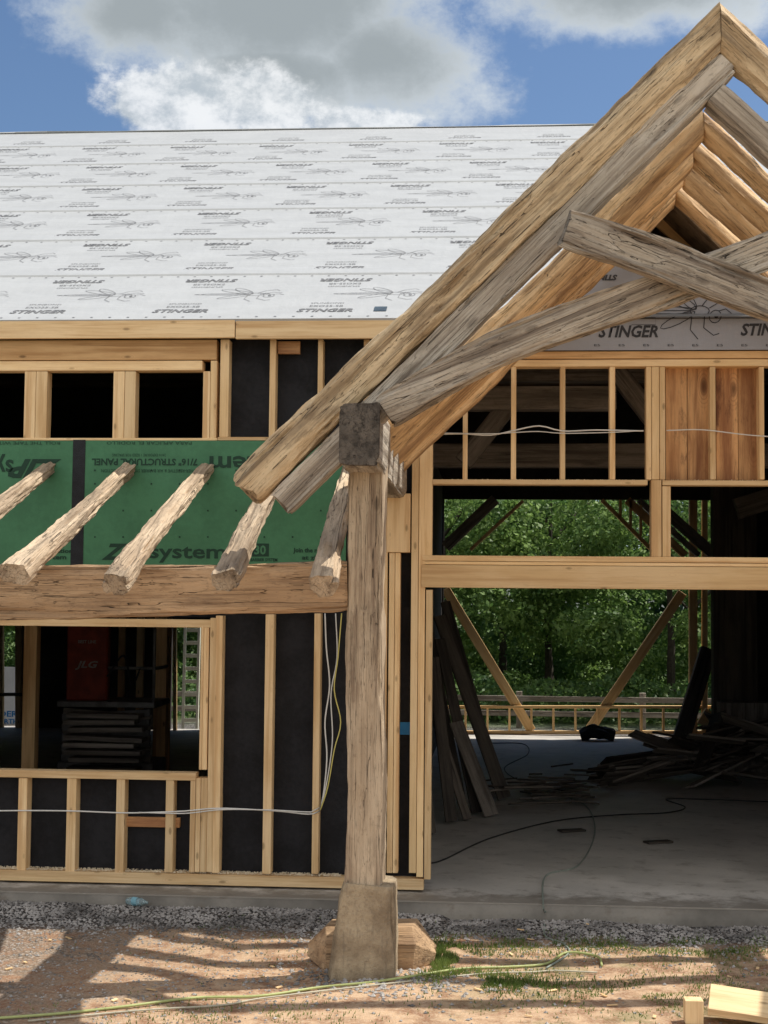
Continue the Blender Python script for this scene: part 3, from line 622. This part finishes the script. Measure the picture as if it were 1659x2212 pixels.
for i in range(30):
    p=ag(1180+random.gauss(0,60),1722+random.gauss(0,20),0); a=random.uniform(-.8,.8); dv=Vector((math.cos(a),math.sin(a),0.05*random.random()))*random.uniform(.08,.4)
    o=plank('wood_scrap',Vector((p.x,p.y,.025+.007*i))-dv,Vector((p.x,p.y,.025+.007*i))+dv,random.uniform(.05,.14),.02,M['barnwood'] if i%3==0 else M['darkwood'],None,(-math.sin(a),math.cos(a),-.2)); tag(o,'thin dark splinter of wood in the scatter on the middle of the floor','wood scrap','wood scraps scattered mid floor')
for u,v,l in ((1235,1797,'small dark board lying alone on the concrete floor'),(1422,1822,'small black scrap lying alone toward the right of the floor')):
    p=ag(u,v,0); o=plank('loose_scrap',(p.x-.13,p.y-.05,.015),(p.x+.13,p.y+.07,.015),.12,.02,M['darkwood']); tag(o,l,'wood scrap')
a=ag(1470,1606,0); o=plank('leaning_post',(a.x,a.y,.05),at(1530,1402,a.y+.3),.2,.28,M['darkwood']); tag(o,'dark heavy timber standing tilted behind the scrap pile','timber')
p=ag(1290,1600,0); o=beam('tool_bag',[(p.x-.3,p.y,.1),(p.x-.05,p.y,.16),(p.x+.3,p.y,.08)],.3,.22,M['rubber'],None,n=2.4,amp=.07,seg=.04); tag(o,'black lumpy tool bag on the floor by the low wall','bag')
LY=5.0; lc=at(190,1500,LY); LF=thing('scissor_lift','red scissor lift with folded arms parked inside behind the left window','lift',(lc.x+.2,LY+.5,0))
lx0=at(122,1600,LY).x; lx1=at(330,1600,LY).x
box('chassis',lx0,lx1,LY,LY+.75,.14,.48,M['metal'],LF,.02)
for k in range(5):
    z0=.52+k*.12
    plank('scissor_arm',(lx0+.05,LY+.05,z0),(lx1-.05,LY+.05,z0+.07),.04,.08,M['metal'],LF); plank('scissor_arm',(lx1-.05,LY+.1,z0),(lx0+.05,LY+.1,z0+.07),.04,.08,M['barnwood'],LF)
box('platform_deck',lx0,lx1+.02,LY-.03,LY+.8,1.13,1.2,M['metal'],LF,.01)
rx0=at(143,1440,LY-.05).x; rx1=at(232,1440,LY-.05).x
rb=box('guard_panel',rx0,rx1,LY-.05,LY+.1,1.21,2.12,M['red'],LF,.02)
bm=bmesh.new(); addtext(bm,'JLG',(rx0+rx1)/2,at(190,1437,LY).z,.28,.11,.006,bold=.03,shear=.3); addtext(bm,'BEST LINE',(rx0+rx1)/2,at(190,1386,LY).z,.22,.04,.006); mk('printed_lettering',bm,plain('dull_print',(.30,.27,.25)),rb,wallF(LY-.052))
for z0 in (1.6,2.15): tube('guard_rail',[(rx1,LY,z0),(lx1,LY,z0),(lx1,LY+.7,z0)],.02,M['metal'],LF,step=.3)
tube('guard_rail',[(lx1,LY,1.2),(lx1,LY,2.15)],.02,M['metal'],LF,step=.3)
tube('control_cable',[(rx1,LY-.06,1.5),(rx1+.2,LY-.06,1.75),(rx1+.3,LY-.06,1.4),(rx1+.4,LY-.06,1.6)],.01,M['rubber'],LF)
for x in (lx0+.15,lx1-.15):
    for y in (LY-.05,LY+.72):
        bm=bmesh.new(); bmesh.ops.create_cone(bm,cap_ends=True,segments=24,radius1=.17,radius2=.17,depth=.09); mk('wheel',bm,M['rubber'],LF,Matrix.Translation((x,y,.17))@Matrix.Rotation(math.pi/2,4,'X'))
for i in range(7):
    p=at(225,1640-i*16,4.3); o=plank('stacked_board',(p.x-.42+.03*random.gauss(0,1),4.3,p.z),(p.x+.42+.04*random.gauss(0,1),4.3,p.z+.01*random.gauss(0,1)),.3,.05,M['barnwood']); tag(o,'rough grey board in the stack in front of the red lift','board','boards stacked in front of the lift')
st=at(225,1650,4.3); o=box('trestle',st.x-.4,st.x+.4,4.15,4.45,0,st.z-.03,M['darkwood']); tag(o,'dark block base carrying the stack of grey boards','base')
lp=at(411,1590,16.2); LD=thing('ladder','pale ladder standing in the rear opening of the left room','ladder',(lp.x,16.2,GZ))
for s in (-.15,.13): plank('ladder_rail',(lp.x+s,16.2,GZ),(lp.x+s-.02,16.4,2.7),.06,.05,M['vinyl'],LD)
for k in range(10): box('rung',lp.x-.13,lp.x+.11,16.2+.02*k,16.25+.02*k,.05+k*.25,.12+k*.25,M['vinyl'],LD,.002)
a=at(-60,1440,17); b_=at(46,1580,17); o=box('hanging_banner',a.x,b_.x,17,17.02,b_.z,a.z,M['wrapwhite'],None,0); tag(o,'white printed sheet with blue letters outside the rear of the left room','banner')
bm=bmesh.new(); addtext(bm,'TRADERS',(a.x+b_.x)/2+.1,at(20,1542,17).z,.85,.12,.004,bold=.03); addtext(bm,'OF EARTH',(a.x+b_.x)/2+.1,at(20,1558,17).z,.7,.1,.004,bold=.03); mk('printed_lettering',bm,M['blue'],o,wallF(17))
# ================================================================= foreground bits
p=ag(1505,2208,GZ); o=plank('lumber_offcut',(p.x-.02,p.y,GZ+.0),(p.x-.02,p.y,GZ+.14),.10,.11,M['stud'],None,(0,1,0)); tag(o,'short pale block of lumber at the lower right corner','lumber')
a=ag(1532,2205,GZ); o=plank('lumber_board',(a.x+.0,a.y-.0,GZ+.13),(a.x+.75,a.y-.14,GZ+.07),.24,.05,M['stud'],None,(.2,1,.45)); tag(o,'pale wide lumber board lying tilted at the lower right corner','lumber')
p=ag(293,1968,GZ); bm=bmesh.new(); pr=[(0,.0),(.03,.0),(.033,.02),(.033,.12),(.025,.15),(.012,.17),(.012,.19),(0,.19)]
rows=[[bm.verts.new((r*math.cos(k*.5236),r*math.sin(k*.5236),z_)) for k in range(12)] for r,z_ in pr[1:-1]]
for i in range(len(rows)-1):
    for k in range(12): bm.faces.new((rows[i][k],rows[i][(k+1)%12],rows[i+1][(k+1)%12],rows[i+1][k]))
bm.faces.new(rows[0]); bm.faces.new(rows[-1])
o=mk('plastic_bottle',bm,M['clear'],None,Matrix.Translation((p.x-.07,p.y,gh(p.x,p.y)+.045))@Matrix.Rotation(math.pi/2,4,'Y')@Matrix.Rotation(.3,4,'X'),True); tag(o,'clear plastic bottle lying on the gravel by the slab','bottle')
bmc=bmesh.new(); bmesh.ops.create_cone(bmc,cap_ends=False,segments=16,radius1=.0345,radius2=.0345,depth=.045); bmesh.ops.translate(bmc,verts=bmc.verts,vec=(0,0,.075))
mk('bottle_label',bmc,plain('label_teal',(.25,.5,.6)),o,WM[o.name])
random.seed(5)
for i in range(40):
    u,v=random.uniform(0,1659),random.uniform(1960,2205); p=ag(u,v,GZ); a=random.uniform(0,3.1); L=random.uniform(.01,.035)
    o=plank('wood_chip',(p.x-L*math.cos(a),p.y-L*math.sin(a),gh(p.x,p.y)+.008),(p.x+L*math.cos(a),p.y+L*math.sin(a),gh(p.x,p.y)+.012),random.uniform(.01,.025),.006,M['stud'],None,(-math.sin(a),math.cos(a),.1)); tag(o,'small pale wood chip lying on the dirt','wood chip','wood chips scattered on the dirt')
# pebbles
random.seed(9); bm=bmesh.new()
def peb(x,y,r,z0=None):
    z_=gh(x,y) if z0 is None else z0; vs=[]
    q=[(1,0,0),(-1,0,0),(0,1,0),(0,-1,0),(0,0,1),(0,0,-1)]
    a=random.random()*6; ca,sa=math.cos(a),math.sin(a)
    for X,Y_,Z_ in q:
        k=r*random.uniform(.6,1.25); X,Y_=X*ca-Y_*sa,X*sa+Y_*ca
        vs.append(bm.verts.new((x+X*k,y+Y_*k,z_+Z_*k*.7+r*.2)))
    for f in ((0,2,4),(2,1,4),(1,3,4),(3,0,4),(2,0,5),(1,2,5),(3,1,5),(0,3,5)): bm.faces.new([vs[i] for i in f])
for i in range(10000):
    x=random.uniform(-5,4.5); y=-.42-abs(random.gauss(0,.42)); peb(x,y,random.uniform(.006,.021))
for i in range(8000):
    x=random.uniform(-4.5,4.5); y=random.uniform(-4.2,-.8); 
    if noise.noise(Vector((x*.7,y*.7,5)))+(-x*.12)>-.05: peb(x,y,random.uniform(.004,.012))
for i in range(1200): peb(random.uniform(-4,4),random.uniform(-4,-.8),random.uniform(.006,.018))
for i in range(500): peb(random.gauss(plx+.1,.35),random.gauss(-2.5,.2),random.uniform(.008,.024))
o=mk('gravel',bm,M['pebble']); o['kind']='stuff'; o['label']='loose grey gravel along the foot of the slab and over the dirt'; o['category']='gravel'
bm=bmesh.new(); zs=at(400,1886,0).z
for i in range(1800):
    x=random.uniform(at(-20,1880,0).x,at(735,1880,0).x); peb(x,random.uniform(.0,.13),random.uniform(.003,.009),zs+.001)
zs=at(1150,1036,0).z
for i in range(500): peb(random.uniform(at(940,1030,0).x,at(1640,1030,0).x),random.uniform(.0,.12),random.uniform(.003,.007),zs)
o=mk('sawdust',bm,plain('sawdust_pale',(.75,.66,.50),.9,.1)); o['kind']='stuff'; o['label']='pale sawdust and shavings lying on the wall plates'; o['category']='sawdust'
# grass
bm=bmesh.new()
def blade(x,y,h):
    a=random.random()*6.28; w=.004; z_=gh(x,y); l=random.uniform(-.5,.5)*h; l2=random.uniform(-.5,.5)*h
    A=bm.verts.new((x-w*math.cos(a),y-w*math.sin(a),z_)); B=bm.verts.new((x+w*math.cos(a),y+w*math.sin(a),z_)); C=bm.verts.new((x+l,y+l2,z_+h)); bm.faces.new((A,B,C))
def patch(u,v,n,ru,rv,h):
    for i in range(n):
        p=ag(random.gauss(u,ru),random.gauss(v,rv),GZ)
        if p.y<-.6 and noise.noise(Vector((p.x*3,p.y*3,1)))>-.15: blade(p.x,p.y,random.uniform(.4,1)*h)
patch(960,2080,2600,35,22,.055); patch(1080,2122,2000,70,12,.045); patch(1050,2045,2000,140,12,.035); patch(1300,2120,2200,220,35,.028); patch(1480,2048,2600,150,12,.035); patch(880,2050,500,30,15,.05)
patch(560,2050,500,120,30,.025); patch(500,2190,900,200,20,.03); patch(1450,2150,1500,140,25,.025)
o=mk('grass',bm,M['grass']); o['kind']='stuff'; o['label']='short sparse green grass tufts on the dirt right of the stone'; o['category']='grass'
# ================================================================= trees beyond
def leaf(bm,rnd,p,d_,s):
    nrm=(d_*.6+Vector((rnd.gauss(0,.6),rnd.gauss(0,.6),.5+rnd.gauss(0,.5)))).normalized()
    A=nrm.orthogonal().normalized(); A.rotate(Matrix.Rotation(rnd.random()*6.28,3,nrm)); B=nrm.cross(A)
    bm.faces.new([bm.verts.new(p+A*s),bm.verts.new(p+B*s*.6),bm.verts.new(p-A*s),bm.verts.new(p-B*s*.6)])
def make_tree(name,seed,mat,R=2.4,Ht=9):
    rnd=random.Random(seed); root=thing(name,'','tree',(0,0,0))
    bm=bmesh.new(); 
    beam('trunk',[(0,0,-.2),(.1,.05,2.5),(-.05,0,5),(.05,.1,Ht-1.5)],.22,.22,M['bark'],root,n=2,amp=.03,seg=.4,ring=10,w2=.06,h2=.06)
    for k in range(5):
        a=k*1.3+seed; z0=2+k*1.0; tube('limb',[(0,0,z0),(math.cos(a)*.9,math.sin(a)*.9,z0+.9),(math.cos(a)*1.7,math.sin(a)*1.7,z0+1.4)],.04,M['bark'],root,step=.4,ring=6)
    cl=[]
    for k in range(52):
        z_=rnd.uniform(.3,Ht-.8); rr=R*math.sqrt(max(.25,1-((z_-Ht*.35)/(Ht*.66))**2)); a=rnd.random()*6.28; q=(.35+.65*rnd.random()**.6)*rr
        cl.append((Vector((q*math.cos(a),q*math.sin(a),z_)),rnd.uniform(.4,.9)))
    for c,r in cl:
        for j in range(330):
            d_=Vector((rnd.gauss(0,1),rnd.gauss(0,1),rnd.gauss(0,1))).normalized(); p=c+Vector((d_.x*r,d_.y*r,d_.z*r*.6))*rnd.uniform(.55,1.12)
            leaf(bm,rnd,p,d_,rnd.uniform(.045,.085))
    mk('crown',bm,mat,root); return root
protos=[make_tree('broadleaf_tree',3,M['leafA'],2.5,7),make_tree('broadleaf_tree',8,M['leafB'],2.6,8.5),make_tree('broadleaf_tree',15,M['leafA'],2.3,6)]
spots=[(-1.2,22,0),(1.4,23.5,2),(4.1,21.5,0),(6.5,23.5,2),(9,26,1),(-4,25,1),(.3,27.5,1),(3,28.5,1),(5.8,29,1),(-8.5,23,2),(-11.5,23.5,0),(-6.5,23.5,0),(-14.5,24,0),(-10.2,28,1),(-2.4,29,1),(-13,29,1)]
used=[False]*3
for n_,(x,y,k) in enumerate(spots):
    r=protos[k]
    if used[k]:
        r2=r.copy(); COL.objects.link(r2)
        for ch in list(protos[k].children):
            c=ch.copy(); COL.objects.link(c); c.parent=r2
        r=r2
    used[k]=True
    r.matrix_basis=Matrix.Translation((x,y,GZ))@Matrix.Rotation(n_*1.7,4,'Z')
    r['label']='leafy green tree in the woods behind the house'; r['group']='trees behind the house'; r['category']='tree'
rnd=random.Random(4); bm=bmesh.new()
for i in range(22000):
    x=rnd.uniform(-20,13); z_=rnd.uniform(-.1,7); y=32.5+rnd.gauss(0,.5)+noise.noise(Vector((x*.6,z_*.6,0)))*1.5
    leaf(bm,rnd,Vector((x,y,z_)),Vector((0,-1,0)),rnd.uniform(.14,.26))
for i in range(14000):
    x=rnd.uniform(-16,10); h_=.5+.5*noise.noise(Vector((x*.9,0,7)))
    leaf(bm,rnd,Vector((x,19.6+rnd.gauss(0,.35),rnd.random()*(h_+.4)-.1)),Vector((0,-1,0)),rnd.uniform(.04,.08))
o=mk('woodland_undergrowth',bm,M['leafB']); o['kind']='stuff'; o['label']='dense dark green undergrowth and far foliage behind the trees'; o['category']='undergrowth'
FN=thing('rail_fence','weathered wooden rail fence seen through the rear opening','fence',(2,18,GZ))
for k in range(2): plank('fence_rail',(-12,18,.18+k*.30),(9,18,.18+k*.30),.03,.11,M['greytimber'],FN)
for k in range(9): box('fence_post',-12+k*2.5,-11.88+k*2.5,18.02,18.14,GZ,.62,M['greytimber'],FN)
# ================================================================= light
SX,SY=.56,.22
S_=Vector((SX,SY,1)).normalized()
sun=D.lights.new('sun','SUN'); sun.energy=5.0; sun.angle=math.radians(.5); sun.color=(1,.94,.84)
so=D.objects.new('sun',sun); COL.objects.link(so); so.rotation_mode='QUATERNION'; so.rotation_quaternion=S_.to_track_quat('Z','Y')
w=D.worlds.new('World'); SC.world=w; w.use_nodes=True; t=NT(w.node_tree); bg=w.node_tree.nodes['Background']
sky=t.n.new('ShaderNodeTexSky'); sky.sky_type='NISHITA'; sky.sun_disc=False; sky.sun_elevation=math.asin(S_.z); sky.sun_rotation=math.atan2(SX,SY)
skyc=t.mix(1.0,sky.outputs[0],(.085*.94,.085*1.10,.085*1.28,1),'MULTIPLY')
dv=t.n.new('ShaderNodeTexCoord').outputs['Generated']
n1=t.noise(t.vmath('MULTIPLY',dv,(1,1,1.5)),9,9,.6); n2=t.noise(t.vmath('MULTIPLY',dv,(1,1,1.3)),30,8,.65)
def blob(u,v,ru,rv):
    c=pdir(u,v).normalized(); x=t.vmath('SUBTRACT',dv,tuple(c)); x=t.vmath('MULTIPLY',x,(FPX/ru,FPX/1500,FPX/rv)); return t.math('SUBTRACT',1.0,t.vmath('LENGTH',x))
bl=[blob(580,20,520,210),blob(830,120,260,150),blob(300,30,260,130),blob(600,160,320,110),blob(1350,-40,420,120)]
bright=[blob(400,215,230,85),blob(560,215,150,80),blob(330,235,120,50),blob(780,268,140,36)]
def mxs(l):
    r=l[0]
    for q in l[1:]: r=t.math('MAXIMUM',r,q)
    return r
mx=mxs(bl); mb=mxs(bright)
nn=t.math('ADD',t.math('MULTIPLY',t.math('SUBTRACT',n1,.5),1.5),t.math('MULTIPLY',t.math('SUBTRACT',n2,.5),.9))
dm=t.math('ADD',mx,nn); db=t.math('ADD',mb,t.math('MULTIPLY',nn,1.1))
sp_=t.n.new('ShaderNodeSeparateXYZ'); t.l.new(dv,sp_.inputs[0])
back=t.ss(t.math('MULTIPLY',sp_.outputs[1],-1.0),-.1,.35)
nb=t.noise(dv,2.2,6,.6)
fill_cloud=t.math('MULTIPLY',t.ss(nb,.36,.52),back)
aM=t.ss(dm,-.10,.50); aB=t.ss(db,.0,.40)
core=t.ss(t.math('ADD',mx,t.math('MULTIPLY',nn,.55)),.12,.80)
cm=t.mix(core,(.68,.74,.79,1),(.36,.405,.43,1)); cb_=t.mix(t.ss(t.math('ADD',n2,t.math('MULTIPLY',t.math('SUBTRACT',n1,.5),.6)),.34,.62),(.50,.56,.61,1),(.92,.94,.96,1))
fin=t.mix(aM,skyc,cm); fin=t.mix(t.math('MULTIPLY',aB,.9),fin,cb_)
fin=t.mix(fill_cloud,fin,(1.10,1.07,1.03,1))  # bright cloud added behind the camera as fill light for the shaded facade
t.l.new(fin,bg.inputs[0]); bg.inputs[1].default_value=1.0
SC.view_settings.view_transform='Standard'; SC.view_settings.look='None'; SC.view_settings.exposure=0
